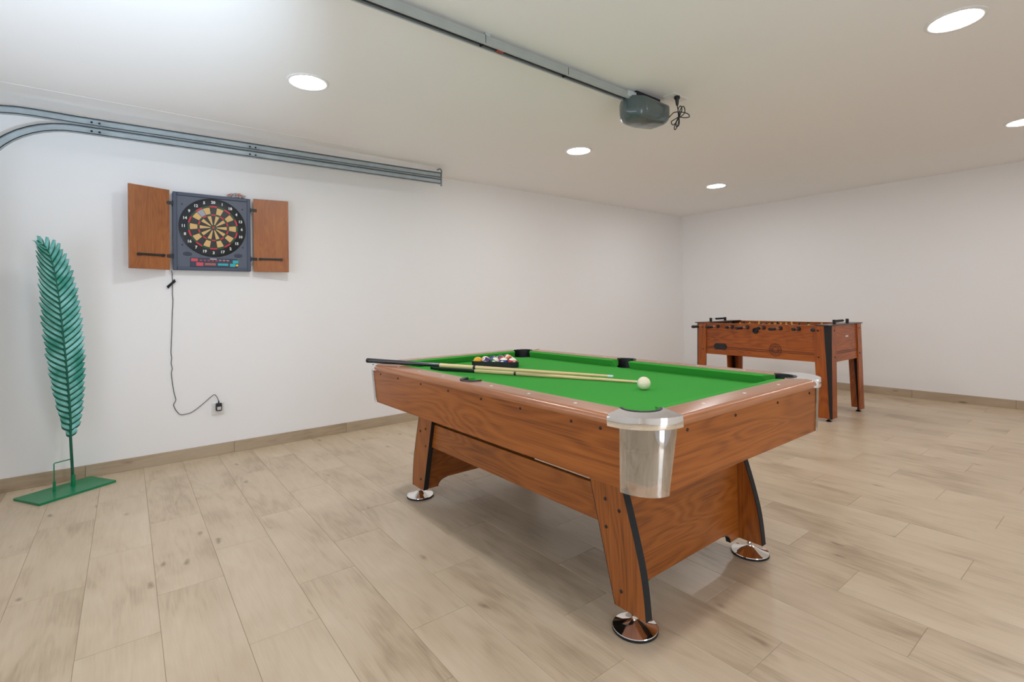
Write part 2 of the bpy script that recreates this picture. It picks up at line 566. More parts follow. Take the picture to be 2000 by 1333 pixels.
# ------------------------------------------------------------------ pool table
TH = -0.00405
tc_, ts_ = math.cos(TH), math.sin(TH)
def tw(x, y, z):                      # table frame to world
    X, Y = x+1.842, y+1.943
    return (tc_*X-ts_*Y, ts_*X+tc_*Y, z)
pt = thing('pool_table', 'green felt pool table with cherry wood cabinet and chrome corners', 'pool table', tw(0, 0, 0), TH)
ZB, ZS, ZT, BED = 0.58, 0.785, 0.808, 0.765
HB = (0.627, 1.039); HS = (0.642, 1.054)
CR = 0.108
CXB, CXT = 0.082, 0.124
# cabinet panels (flared) with screws
scr = lathebm([(0, 0), (.0052, 0), (.0052, .002), (.003, .0035), (0, .0035)], 10, axis='z')
scr_me = bpy.data.meshes.new('screw'); scr.to_mesh(scr_me); scr.free(); scr_me.materials.append(SCREW)
def apron_long(s):
    bm = bmesh.new()
    yb, yt = HB[1]-CR, HS[1]-CR
    pts = [(s*HB[0], -yb, ZB), (s*HB[0], yb, ZB), (s*HS[0], yt, ZS), (s*HS[0], -yt, ZS)]
    a = [bm.verts.new(p) for p in pts]
    b = [bm.verts.new((p[0]-s*.022, p[1], p[2])) for p in pts]
    bm.faces.new(a); bm.faces.new(b[::-1])
    for i in range(4):
        bm.faces.new((a[i], a[(i+1) % 4], b[(i+1) % 4], b[i]))
    o = obj('side_panel', bm, WY, pt)
    sl = (HS[0]-HB[0])/(ZS-ZB)
    for y in (-.86, -.729, -.455, -.192, .077, .345, .61, .84):
        z = .757
        inst('screw', scr_me, o, (s*(HB[0]+sl*(z-ZB)), y, z), (0, s*PI/2, 0))
def apron_short(s):
    bm = bmesh.new()
    xb, xt = HB[0]-CXB, HS[0]-CXT
    pts = [(-xb, s*HB[1], ZB), (xb, s*HB[1], ZB), (xt, s*HS[1], ZS), (-xt, s*HS[1], ZS)]
    a = [bm.verts.new(p) for p in pts]
    b = [bm.verts.new((p[0], p[1]-s*.022, p[2])) for p in pts]
    bm.faces.new(a); bm.faces.new(b[::-1])
    for i in range(4):
        bm.faces.new((a[i], a[(i+1) % 4], b[(i+1) % 4], b[i]))
    o = obj('end_panel', bm, WX, pt)
    sl = (HS[1]-HB[1])/(ZS-ZB)
    for x in (-.455, -.16, .16, .455):
        z = .757
        inst('screw', scr_me, o, (x, s*(HB[1]+sl*(z-ZB)), z), (-s*PI/2, 0, 0))
for s in (-1, 1):
    apron_long(s); apron_short(s)
obj('cabinet_floor', boxbm(-.60, .60, -1.01, 1.01, .60, .612), BLACK, pt)

# bed with pocket notches
PC = (0.502, 0.913); PR = 0.066
MC = 0.552; MR = 0.054
bx_, by_ = 0.532, 0.946
def bedpoly():
    q = []
    d1 = math.sqrt(PR**2-(bx_-PC[0])**2); d2 = math.sqrt(PR**2-(by_-PC[1])**2)
    a0 = math.atan2(-d1, bx_-PC[0]); a1 = math.atan2(by_-PC[1], -d2)
    if a1 > 0: a1 -= 2*PI
    corner = arc(PC[0], PC[1], PR, a0, a1, 12)          # from right edge round to top edge (inside)
    d3 = math.sqrt(MR**2-(bx_-MC)**2)
    m0 = math.atan2(-d3, bx_-MC) % (2*PI); m1 = math.atan2(d3, bx_-MC) % (2*PI)
    midr = arc(MC, 0, MR, m0, m1, 10)
    q += midr
    q += corner
    q += [(-x, y) for x, y in corner[::-1]]
    q += [(-x, -y) for x, y in midr]
    q += [(-x, -y) for x, y in corner]
    q += [(x, -y) for x, y in corner[::-1]]
    return q
obj('playing_surface', prismbm(bedpoly(), .742, BED), FELT, pt)

# cushions
def cushion(pl, along, s, e0, e1):
    """pl: back plane offset; along 'y' or 'x'; e0/e1 = (nose end, back end)"""
    prof = [(pl, .768), (pl, .8065), (pl-.012, .807), (pl-.040, .8055), (pl-.047, .802), (pl-.026, .7655)]
    bm = bmesh.new()
    R = []
    for n_, b_ in (e0, e1):
        ring = []
        for d, z in prof:
            f = (pl-d)/.047
            v = b_+(n_-b_)*f
            ring.append(bm.verts.new((s*d, v, z) if along == 'y' else (v, s*d, z)))
        R.append(ring)
    n = len(prof)
    for i in range(n):
        bm.faces.new((R[0][i], R[0][(i+1) % n], R[1][(i+1) % n], R[1][i]))
    bm.faces.new(R[0]); bm.faces.new(R[1][::-1])
    return obj('cushion', bm, FELT, pt, smooth=35)
for s in (-1, 1):
    cushion(.543, 'y', s, (.062, .052), (.835, .874))
    cushion(.543, 'y', s, (-.835, -.874), (-.062, -.052))
    cushion(.958, 'x', s, (-.424, -.455), (.424, .455))

# top rails with rounded outer edge, notched for the middle pockets
DIAM = mat('pearl_dot', srgb(245, 240, 228), 0.25)
dbm = lathebm([(0, .0006), (.006, .0006), (.0065, 0)], 12)
dia_me = bpy.data.meshes.new('inlay'); dbm.to_mesh(dia_me); dbm.free(); dia_me.materials.append(DIAM)
def rail(poly, outer, m_):
    bm = bmesh.new()
    prism(bm, poly, ZS-.008, ZT)
    es = [e for e in bm.edges if all(outer(v.co) for v in e.verts) and all(v.co.z > ZT-1e-5 for v in e.verts)]
    bmesh.ops.bevel(bm, geom=es, offset=.019, segments=7, affect='EDGES', profile=0.5)
    es = [e for e in bm.edges if all(outer(v.co) for v in e.verts) and all(v.co.z < ZS-.007 for v in e.verts)]
    bmesh.ops.bevel(bm, geom=es, offset=.006, segments=2, affect='EDGES', profile=0.5)
    return obj('rail', bm, m_, pt, smooth=30)
OX, OY = 0.652, 1.064
for s in (-1, 1):
    d3 = math.sqrt(.060**2-(MC-.5432)**2)
    a = math.atan2(d3, .5432-MC)
    notch = arc(MC, 0, .060, -a, a, 12)
    poly = [(s*.5432, -.874), (s*OX, -.905), (s*OX, .905), (s*.5432, .874)] + [(s*x, y) for x, y in notch[::-1]]
    o = rail(poly, lambda c: abs(abs(c.x)-OX) < 1e-4, RY)
    for y in (-.703, -.451, -.202, .202, .451, .703):
        inst('inlay', dia_me, o, (s*.592, y, ZT))
    poly = [(-.455, s*.9582), (.455, s*.9582), (.503, s*OY), (-.503, s*OY)]
    o = rail(poly, lambda c: abs(abs(c.y)-OY) < 1e-4, RX)
    for x in (-.28, 0, .28):
        inst('inlay', dia_me, o, (x, s*1.004, ZT))

# pockets: black liner cups
def liner(cx, cy, r, a0, a1, corner):
    bm = bmesh.new()
    lathe(bm, [(r-.010, .70), (r-.010, .8105), (r-.006, .8135), (r+.0015, .8135), (r+.0028, .8115), (r+.0012, .70)], 20, (cx, cy, 0), a0=a0, a1=a1)
    n0 = len(bm.faces)
    lathe(bm, [(r-.003, BED-.004), (r-.004, .68), (.02, .645), (0, .642)], 24, (cx, cy, 0))
    return obj('pocket_liner', bm, BLACK, pt, smooth=40)
for sx in (-1, 1):
    for sy in (-1, 1):
        ca = math.atan2(sy, sx)
        liner(sx*PC[0], sy*PC[1], PR, ca-math.radians(88), ca+math.radians(88), True)
    liner(sx*MC, 0, .058, (0 if sx > 0 else PI)-math.radians(98), (0 if sx > 0 else PI)+math.radians(98), False)

# chrome corners: top cap and flared skirt
def capcorner(sx, sy):
    KX, KY, KR = 0.660, 1.071, 0.155
    pts = [(KX, .905)] + arc(KX-KR, KY-KR, KR, 0, PI/2, 12) + [(.503, KY), (.447, .958)]
    a0 = math.atan2(.958-PC[1], .447-PC[0]); a1 = math.atan2(.874-PC[1], .559-PC[0])
    pts += arc(PC[0], PC[1], PR+.002, a0, a1, 12) + [(.559, .874)]
    q = []
    for p in pts:
        if not q or (abs(p[0]-q[-1][0])+abs(p[1]-q[-1][1])) > 1e-4:
            q.append(p)
    pts = [(sx*x, sy*y) for x, y in q]
    bm = bmesh.new()
    prism(bm, pts, .774, .8115)
    def outr(v):
        x, y = abs(v.co.x), abs(v.co.y)
        if x > KX-1e-4 or y > KY-1e-4: return True
        return x > KX-KR and y > KY-KR and abs(math.hypot(x-KX+KR, y-KY+KR)-KR) < 1e-4
    es = [e for e in bm.edges if all(outr(v) for v in e.verts) and all(v.co.z > .811 for v in e.verts)]
    bmesh.ops.bevel(bm, geom=es, offset=.013, segments=4, affect='EDGES', profile=0.5)
    es = [e for e in bm.edges if all(outr(v) for v in e.verts) and all(v.co.z < .775 for v in e.verts)]
    bmesh.ops.bevel(bm, geom=es, offset=.005, segments=2, affect='EDGES', profile=0.5)
    obj('corner_cap', bm, CHROME, pt, smooth=35)
    bm = bmesh.new()
    R = []
    for z, hx, hy, rx, off in ((.571, HB[0], HB[1], CXB, .0035), (.58, HB[0], HB[1], CXB, .004), (.785, HS[0], HS[1], CXT, .004)):
        hx, hy = hx+off, hy+off
        rx += off; ry = CR+off
        ring = [(hx, hy-ry-.004)] + [(hx-rx+rx*math.cos(a), hy-ry+ry*math.sin(a)) for a in [PI/2*q/14 for q in range(15)]] + [(hx-rx-.004, hy)]
        R.append([bm.verts.new((sx*x, sy*y, z)) for x, y in ring])
    for A, B in zip(R, R[1:]):
        for i in range(len(A)-1):
            bm.faces.new((A[i], A[i+1], B[i+1], B[i]))
    bmesh.ops.solidify(bm, geom=bm.faces[:], thickness=0.003)
    obj('corner_skirt', bm, CHROME, pt, smooth=35)
for sx in (-1, 1):
    for sy in (-1, 1):
        capcorner(sx, sy)

# legs: curved boards with black edging, end panels, stretchers, levellers
OUTER = [(.58, .728), (.53, .748), (.48, .772), (.40, .797), (.31, .823), (.22, .845), (.14, .857), (.058, .864)]
out_sp = [(v.x, v.y) for v in spline([(a, b, 0) for a, b in OUTER], 4)]
INNER = [(.058, .728), (.58, .592)]
LX0, LX1 = 0.432, 0.402          # outer and inner face of a leg board (distance from the centre)
for sx in (-1, 1):
    for sy in (-1, 1):
        poly = [(sy*(y-.002), z) for z, y in out_sp] + [(sy*y, z) for z, y in INNER]
        lg = obj('leg', prismbm(poly, sx*LX1, sx*LX0, axis='x'), WZ, pt)
        ed = [(sy*(y-.002), z) for z, y in out_sp] + [(sy*(y+.0015), z) for z, y in out_sp[::-1]]
        obj('edging', prismbm(ed, sx*(LX1-.0005), sx*(LX0+.0005), axis='x'), EDGE, lg)
        if sy > 0:
            ie = [(sy*y, z) for z, y in INNER] + [(sy*(y-.0025), z) for z, y in INNER[::-1]]
        else:
            ie = [(sy*y, z) for z, y in INNER] + [(sy*(y-.0025), z) for z, y in INNER[::-1]]
        obj('edging', prismbm(ie, sx*(LX1-.0005), sx*(LX0+.0005), axis='x'), BLACK, lg)
        for y, z in ((.69, .43), (.755, .405), (.692, .328), (.757, .118)):
            inst('screw', scr_me, lg, (sx*LX0, sy*y, z), (0, sx*PI/2, 0), (1.25, 1.25, 1))
        # leveller
        fx, fy = sx*.415, sy*.802
        ft = obj('leveler', lathebm([(.079, .010), (.078, .0125), (.05, .020), (.022, .032), (.013, .037), (0, .037)], 36, (fx, fy, 0)), CHROME, pt, smooth=25)
        obj('rubber_base', lathebm([(0, 0), (.077, 0), (.080, .002), (.080, .009), (.078, .0105), (0, .0105)], 36, (fx, fy, 0)), RUBBER, ft, smooth=30)
        bm = bmesh.new()
        lathe(bm, [(0, .034), (.006, .034), (.006, .07), (0, .07)], 12, (fx, fy, 0))
        lathe(bm, [(0, .040), (.0125, .040), (.0125, .050), (0, .050)], 6, (fx, fy, 0))
        obj('bolt', bm, CHROME, ft)
    # stretcher along the long side
    obj('stretcher', boxbm(sx*.40-.011, sx*.40+.011, -.66, .66, .325, .463, bev=.0015, seg=1), WY, pt)
for sy in (-1, 1):
    e = []
    e += [(-.401, .058), (-.33, .058)] + [(-.265+-.065*math.cos(a), .058+.045*math.sin(a)) for a in [i*PI/2/6 for i in range(1, 7)]]
    e = e + [(-x, z) for x, z in e[::-1]] + [(.401, .575), (-.401, .575)]
    o = obj('leg_panel', prismbm(e, sy*.735, sy*.757, axis='y'), WX, pt)
    for s in (-1, 1):
        ar = [(-.33, .058)] + [(-.265+-.065*math.cos(a), .058+.045*math.sin(a)) for a in [i*PI/2/6 for i in range(1, 7)]]
        ar2 = ar + [(x+.002, z-.002) for x, z in ar[::-1]]
        obj('edging', prismbm([(s*x, z) for x, z in ar2], sy*.735, sy*.757, axis='y'), BLACK, o)

# ------------------------------------------------------------------ cue ball, racked balls, rack, cues
R_B = 0.0292
def ballmat(name, col, stripe):
    m = bpy.data.materials.new(name); m.use_nodes = True
    nt = m.node_tree; N = nt.nodes; L = nt.links
    b = N['Principled BSDF']; b.inputs['Roughness'].default_value = 0.12; b.inputs['Coat Weight'].default_value = 0.5
    tc = N.new('ShaderNodeTexCoord'); sp = N.new('ShaderNodeSeparateXYZ'); L.new(tc.outputs['Object'], sp.inputs[0])
    def lt(sock, thr, op):
        ab = N.new('ShaderNodeMath'); ab.operation = 'ABSOLUTE'; L.new(sock, ab.inputs[0])
        c = N.new('ShaderNodeMath'); c.operation = op; c.inputs[1].default_value = thr; L.new(ab.outputs[0], c.inputs[0]); return c
    wh = srgb(244, 236, 218)
    mx = N.new('ShaderNodeMix'); mx.data_type = 'RGBA'
    mx.inputs[6].default_value = wh if stripe else col; mx.inputs[7].default_value = col
    L.new(lt(sp.outputs[2], R_B*.56, 'LESS_THAN').outputs[0], mx.inputs[0])
    m2 = N.new('ShaderNodeMix'); m2.data_type = 'RGBA'; m2.inputs[7].default_value = wh
    L.new(mx.outputs[2], m2.inputs[6])
    L.new(lt(sp.outputs[0], R_B*.90, 'GREATER_THAN').outputs[0], m2.inputs[0])
    L.new(m2.outputs[2], b.inputs['Base Color'])
    return m
def ball_mesh(m):
    bm = bmesh.new()
    bmesh.ops.create_uvsphere(bm, u_segments=32, v_segments=20, radius=R_B)
    me = bpy.data.meshes.new('ball'); bm.to_mesh(me); bm.free()
    me.polygons.foreach_set('use_smooth', [True]*len(me.polygons)); me.materials.append(m)
    return me
CUEB = mat('cue_ball_ivory', srgb(240, 228, 200), 0.14, coat=.5)
cb = inst('cue_ball', ball_mesh(CUEB), None, tw(-.012, -.556, BED+R_B+.0004))
tag(cb, 'single ivory cue ball touching the tip of a cue', 'ball')
NUMT = mat('ball_number_ink', srgb(20, 20, 22), .4)

# rack: triangle frame
A_ = Vector((.042, .437)); B_ = Vector((-.104, .69))
e1 = (B_-A_).normalized(); e2 = Vector((-e1.y, e1.x))
if e2.x < 0: e2 = -e2
mid = (A_+B_)/2
d = 2*R_B+.0008
row0 = mid + e2*(R_B+.009)
rows = []
for r in range(5):
    for k in range(5-r):
        rows.append((r, k, row0 + e1*(k-(4-r)/2)*d + e2*(r*d*math.sqrt(3)/2)))
cen = sum((q[2] for q in rows), Vector((0, 0)))/15
verts3 = [rows[0][2], rows[4][2], rows[14][2]]
def rtri(off, n=7):
    out = []
    for i in range(3):
        p = verts3[i]; q0 = verts3[i-1]; q1 = verts3[(i+1) % 3]
        ang = []
        for (a, b) in ((q0, p), (p, q1)):
            dv = (b-a).normalized(); nn = Vector((dv.y, -dv.x))
            if nn.dot(p-cen) < 0: nn = -nn
            ang.append(math.atan2(nn.y, nn.x))
        da = (ang[1]-ang[0]+PI) % (2*PI)-PI
        for k in range(n+1):
            a = ang[0]+da*k/n
            out.append((p.x+off*math.cos(a), p.y+off*math.sin(a)))
    return out
bm = bmesh.new()
oi_, oo_ = rtri(R_B+.0016), rtri(R_B+.009)
nn_ = len(oi_)
V4 = [[bm.verts.new((x, y, z)) for x, y in ring] for ring, z in ((oi_, BED+.0005), (oi_, BED+.035), (oo_, BED+.035), (oo_, BED+.0005))]
for i in range(4):
    A, B = V4[i], V4[(i+1) % 4]
    for k in range(nn_):
        bm.faces.new((A[k], A[(k+1) % nn_], B[(k+1) % nn_], B[k]))
rk = obj('ball_rack', bm, BLACK, None, smooth=35)
rk.location = tw(0, 0, 0); rk.rotation_euler = (0, 0, TH)
tag(rk, 'black triangular ball rack holding the numbered balls on the green felt', 'ball rack')
cols = {'yellow': srgb(240, 176, 20), 'blue': srgb(28, 60, 150), 'red': srgb(190, 34, 30), 'purple': srgb(72, 44, 110),
        'orange': srgb(232, 110, 24), 'green': srgb(14, 110, 62), 'maroon': srgb(118, 30, 34), 'black': srgb(18, 18, 20)}
bset = [('yellow', 0, '1'), ('purple', 1, '12'), ('green', 1, '14'), ('blue', 1, '10'), ('red', 1, '11'),
        ('orange', 1, '13'), ('blue', 0, '2'), ('red', 0, '3'), ('maroon', 1, '15'),
        ('black', 0, '8'), ('purple', 0, '4'), ('orange', 0, '5'), ('green', 0, '6'), ('yellow', 1, '9'), ('maroon', 0, '7')]
where = ['in the corner of the rack nearest the left wall', 'second along the near edge of the rack', 'in the middle of the near edge of the rack',
         'fourth along the near edge of the rack', 'in the right corner of the rack',
         'behind the yellow ball in the rack', 'in the second row of the rack', 'in the second row of the rack, right of the blue one', 'at the right end of the second row in the rack',
         'in the middle of the rack', 'in the third row of the rack', 'at the right end of the third row in the rack',
         'in the fourth row of the rack', 'beside the far corner of the rack', 'in the far corner of the rack']
mats = {}
random.seed(11)
for i, (r, k, pos) in enumerate(rows):
    # k runs from A (right) to B (left): index near row from the left
    rowlen = 5-r
    idx = sum(5-q for q in range(r)) + (rowlen-1-k)
    c_, st, num = bset[idx]
    if (c_, st) not in mats:
        mm = ballmat('ball_%s_%s' % (c_, 'stripe' if st else 'solid'), cols[c_], st)
        mats[(c_, st)] = ball_mesh(mm)
    rot = (random.uniform(-.9, .9), random.uniform(-.9, .9), random.uniform(2.4, 4.6))
    o = inst('pool_ball', mats[(c_, st)], None, tw(pos.x, pos.y, BED+R_B), rot)
    nm = (c_+' striped white pool ball ' if st else 'solid '+c_+' pool ball ')+where[idx]
    tag(o, nm, 'ball', 'numbered balls in the rack')
    nme = textmesh(num, R_B*.42, NUMT, .0003)
    for s in (-1, 1):
        inst('number', nme, o, (s*R_B*1.0, 0, 0), (PI/2, 0, s*PI/2))

MAPLE = wood('maple_shaft', 0, (srgb(206, 170, 120), srgb(232, 202, 152), srgb(244, 220, 176)), .3, .2)
BUTT = mat('black_cue_butt', srgb(26, 28, 34), .25, coat=.5)
def cue(tip, butt, length, label, ferrule, fr=.515, fb=.70):
    tip = Vector(tw(*tip)); bt = Vector(tw(*butt))
    dv = (bt-tip).normalized()
    t = thing('pool_cue', label, 'pool cue', tip, 0, 'cues lying on the pool table')
    t.rotation_euler = dv.to_track_quat('X', 'Z').to_euler()
    f = length/1.46
    rr = lambda s: .0063+(.0145-.0063)*s
    seg = lambda a, b: [(0, a*length), (rr(a), a*length), (rr(b), b*length), (0, b*length)]
    obj('shaft', lathebm(seg(.02, fr), 16, axis='x'), MAPLE, t, smooth=40)
    obj('joint_ring', lathebm([(0, fr*length), (rr(fr)+.0004, fr*length), (rr(fr+.007)+.0004, (fr+.007)*length+.004), (0, (fr+.007)*length+.004)], 16, axis='x'), BLACK, t, smooth=40)
    obj('forearm', lathebm(seg(fr+.008, fb), 16, axis='x'), MAPLE, t, smooth=40)
    obj('butt', lathebm(seg(fb, .985), 16, axis='x'), BUTT, t, smooth=40)
    obj('bumper', lathebm([(0, .985*length), (.0142, .985*length), (.0138, length-.004), (.010, length), (0, length)], 16, axis='x'), RUBBER, t, smooth=40)
    obj('ferrule', lathebm([(0, .004), (.0062, .004), (.0064, .021*length), (0, .021*length)], 16, axis='x'), ferrule, t, smooth=40)
    obj('tip', lathebm([(0, 0), (.0052, .0008), (.0060, .0045), (0, .0045)], 16, axis='x'), WHITEP, t, smooth=40)
FERR = mat('pale_blue_ferrule', srgb(214, 226, 236), .3)
MFER = mat('maple_end', srgb(232, 204, 156), .4)
cue((.111, -.277, .7828), (-.68, .95, .8325), 1.46, 'longer cue resting on the rail with its black butt overhanging the table', FERR, .515, .665)
cue((.108, -.428, BED+.0074), (-.369, .733, BED+.0158), 1.25, 'shorter cue lying flat under the longer one, tip at the cue ball', MFER, .53, .745)

# ------------------------------------------------------------------ foosball table
FA = -2.6*PI/180
ft = thing('foosball_table', 'orange-brown wooden foosball table with tapered legs by the back wall', 'foosball table', (5.605, 2.49, 0), FA)
FXH, FYH, FT, FB = 0.375, 0.685, 0.895, 0.55
o = obj('side_panel', boxbm(-FXH, -FXH+.025, -FYH+.036, FYH-.036, FB, FT), FY, ft)
GROOVE = mat('dark_groove', srgb(70, 28, 10), .5)
for z in (.618, .634):
    obj('stripe', boxbm(-FXH-.0012, -FXH+.001, -.58, .58, z-.0028, z+.0028), GROOVE, o)
bm = bmesh.new()
ol = [(.445 + .034*math.cos(a), .64+.034*math.sin(a)) for a in [(-PI/2+PI*i/8) for i in range(9)]] + [(.36 + .034*math.cos(a), .64+.034*math.sin(a)) for a in [(PI/2+PI*i/8) for i in range(9)]]
obj('ball_return', prismbm(ol, -FXH-.004, -FXH+.004, axis='x'), BLACK, o)
cup = lathebm([(0, -.002), (.018, -.002), (.022, -.012), (.029, -.014), (.031, -.008), (.031, .0)], 20, axis='x', c=(-FXH, .0, .828))
obj('ball_entry_cup', cup, BLACK, o, smooth=40)
EMB = mat('burnt_emblem', srgb(84, 34, 10), .6)
bm = bmesh.new()
for r in (.062, .052, .022):
    lathe(bm, [(r-.0025, -.0008), (r+.0025, -.0008)], 28, axis='x', c=(-FXH, -.20, .642))
for k in range(12):
    a = 2*PI*k/12
    box(bm, -FXH-.0008, -FXH, -.20+.036*math.cos(a)-.006, -.20+.036*math.cos(a)+.006, .642+.036*math.sin(a)-.006, .642+.036*math.sin(a)+.006)
obj('emblem', bm, EMB, o)
obj('side_panel', boxbm(FXH-.025, FXH, -FYH+.036, FYH-.036, FB, FT), FY, ft)
for s in (-1, 1):
    o = obj('end_panel', boxbm(-FXH+.026, FXH-.026, s*FYH-.0125, s*FYH+.0125, FB, FT), FX, ft)
    for z in (.63, .645):
        obj('stripe', boxbm(-.30, .30, s*(FYH+.0125)-.001, s*(FYH+.0125)+.001, z-.0028, z+.0028), GROOVE, o)
    bm = lathebm([(0, s*.001), (.032, s*.001)], 24, axis='y', c=(.02, s*(FYH+.0125), .78))
    for v in bm.verts: v.co.z = .78+(v.co.z-.78)*.8
    obj('badge', bm, mat('badge_ring', srgb(150, 96, 66), .4), o)
    bm = boxbm(-.012, .05, s*(FYH+.0125)-.0016, s*(FYH+.0125)+.0016, .775, .79, bev=.001, seg=1)
    obj('badge_mark', bm, WHITEP, o)
PITCH_M = mat('pitch_green', srgb(40, 120, 60), .5)
obj('playfield', boxbm(-FXH+.026, FXH-.026, -FYH+.014, FYH-.014, .76, .775), PITCH_M, ft)
obj('bottom_board', boxbm(-FXH+.026, FXH-.026, -FYH+.014, FYH-.014, FB+.01, FB+.02), FX, ft)
# top trim
bm = bmesh.new()
box(bm, -FXH-.012, FXH+.012, -FYH-.022, -FYH+.10, FT, FT+.010, bev=.002, seg=1)
box(bm, -FXH-.012, FXH+.012, FYH-.10, FYH+.022, FT, FT+.010, bev=.002, seg=1)
TRIM = mat('dark_top_trim', srgb(62, 50, 46), .3)
obj('top_trim', bm, TRIM, ft)
bm = bmesh.new()
box(bm, -FXH-.002, -FXH+.027, -FYH+.10, FYH-.10, FT, FT+.004); box(bm, FXH-.027, FXH+.002, -FYH+.10, FYH-.10, FT, FT+.004)
obj('top_edge', bm, FY, ft)
# legs: two boards and a black corner wedge, each with a leveller
for sx in (-1, 1):
    for sy in (-1, 1):
        lx, ly = sx*(FXH+.014), sy*(FYH+.024)
        lg = bpy.data.objects.new('leg', None); lg.empty_display_size = .05; link(lg, ft)
        lg_me = bmesh.new()
        yi_t, yi_b = ly-sy*.145, ly-sy*.118
        yo_t, yo_b = ly-sy*.050, ly-sy*.018
        prism(lg_me, [(yi_t, FT-.001), (yo_t, FT-.001), (yo_b, .03), (yi_b, .03)], lx-sx*.0145, lx, axis='x')
        bpy.data.objects.remove(lg, do_unlink=True)
        lg = obj('leg', lg_me, FZ, ft)
        xi_t, xi_b = lx-sx*.145, lx-sx*.118
        xo_t, xo_b = lx-sx*.050, lx-sx*.018
        bm = bmesh.new()
        prism(bm, [(xi_t, FT-.001), (xo_t, FT-.001), (xo_b, .03), (xi_b, .03)], ly-sy*.0145, ly, axis='y')
        obj('side_board', bm, FZ, lg)
        bm = bmesh.new()
        lo = [bm.verts.new(p) for p in ((lx-sx*.002, yo_b, .026), (xo_b, ly-sy*.002, .026), (xo_b-sx*.03, yo_b-sy*.03, .026))]
        hi = [bm.verts.new(p) for p in ((lx-sx*.002, yo_t, FT), (xo_t, ly-sy*.002, FT), (xo_t-sx*.03, yo_t-sy*.03, FT))]
        bm.faces.new(lo); bm.faces.new(hi)
        for i in range(3):
            bm.faces.new((lo[i], lo[(i+1) % 3], hi[(i+1) % 3], hi[i]))
        obj('corner_trim', bm, RUBBER, lg)
        obj('leveler', lathebm([(0, 0), (.022, 0), (.024, .005), (.010, .014), (.008, .04), (0, .04)], 16, (lx-sx*.045, ly-sy*.045, 0)), BLACK, lg, smooth=40)
        for z in (.85, .60):
            inst('screw', scr_me, lg, (lx, ly-sy*.10, z), (0, sx*PI/2, 0), (1.5, 1.5, 1))
            inst('screw', scr_me, lg, (lx-sx*.10, ly, z), (-sy*PI/2, 0, 0), (1.5, 1.5, 1))
# rods, handles, bumpers, players
STEEL = mat('polished_rod', (0.8, 0.8, 0.82, 1), .18, 1)
PY = mat('yellow_player', srgb(216, 160, 60), .4); PB = mat('black_player', srgb(34, 26, 22), .4)
def player_mesh(m):
    bm = bmesh.new()
    lathe(bm, [(0, .040), (.008, .038), (.0095, .031), (.008, .024), (.005, .022), (.012, .019), (.014, .012), (.012, -.012), (.009, -.02), (.010, -.045), (.011, -.055), (0, -.055)], 10)
    box(bm, -.006, .006, -.011, .011, -.068, -.052, bev=.002, seg=1)
    me = bpy.data.meshes.new('player'); bm.to_mesh(me); bm.free()
    me.polygons.foreach_set('use_smooth', [True]*len(me.polygons)); me.materials.append(m)
    return me
pym, pbm = player_mesh(PY), player_mesh(PB)
counts = [3, 2, 3, 5, 5, 3, 2, 3]
near = [1, 1, 0, 1, 0, 1, 0, 0]        # far end first: handle on the near (-x) side or not
for i in range(8):
    y = .60-i*(1.20/7)
    z = .862
    s = -1 if near[i] else 1
    xa, xb = (-FXH-.215, FXH+.06) if near[i] else (-FXH-.11, FXH+.20)
    rd = obj('rod', tubebm([(xa, y, z), (xb, y, z)], .008, 10), STEEL, ft, smooth=40)
    hx0, hx1 = (xa-.005, xa+.105) if near[i] else (xb-.105, xb+.005)
    obj('handle', lathebm([(0, hx0), (.015, hx0), (.017, hx0+.02), (.0145, (hx0+hx1)/2), (.017, hx1-.015), (.013, hx1), (0, hx1)], 14, axis='x', c=(0, y, z)), BLACK, rd, smooth=40)
    if not near[i]:
        obj('rod_cap', lathebm([(0, xa-.012), (.012, xa-.012), (.017, xa-.004), (.017, xa+.018), (0, xa+.018)], 14, axis='x', c=(0, y, z)), BLACK, rd, smooth=40)
    for sd in (-1, 1):
        obj('bearing', lathebm([(0, sd*.012), (.019, sd*.012), (.021, sd*.004), (.021, 0), (0, 0)], 14, axis='x', c=(sd*FXH, y, z)), BLACK, rd, smooth=40)
    n = counts[i]
    for k in range(n):
        x = (k-(n-1)/2)*(.60/n)+(.02 if i % 2 else -.015)
        inst('player', pym if not near[i] else pbm, rd, (x, y, z), (0, 0, 0))
# score counters on both ends
for s in (-1, 1):
    yy = s*(FYH-.03)
    sc_ = obj('score_post', boxbm(-.16, -.14, yy-.012, yy+.012, FT+.0105, FT+.052, bev=.002, seg=1), BLACK, ft)
    obj('score_post', boxbm(.14, .16, yy-.012, yy+.012, FT+.0105, FT+.052, bev=.002, seg=1), BLACK, ft)
    obj('score_rod', tubebm([(-.15, yy, FT+.038), (.15, yy, FT+.038)], .003, 8), STEEL, sc_)
    for k in range(10):
        x = (-.138+.0195*k) if s < 0 else (.138-.0195*k)
        obj('score_bead', lathebm([(0, x-.0085), (.011, x-.0085), (.0125, x), (.011, x+.0085), (0, x+.0085)], 10, axis='x', c=(0, yy, FT+.038)), BLACK, sc_, smooth=40)

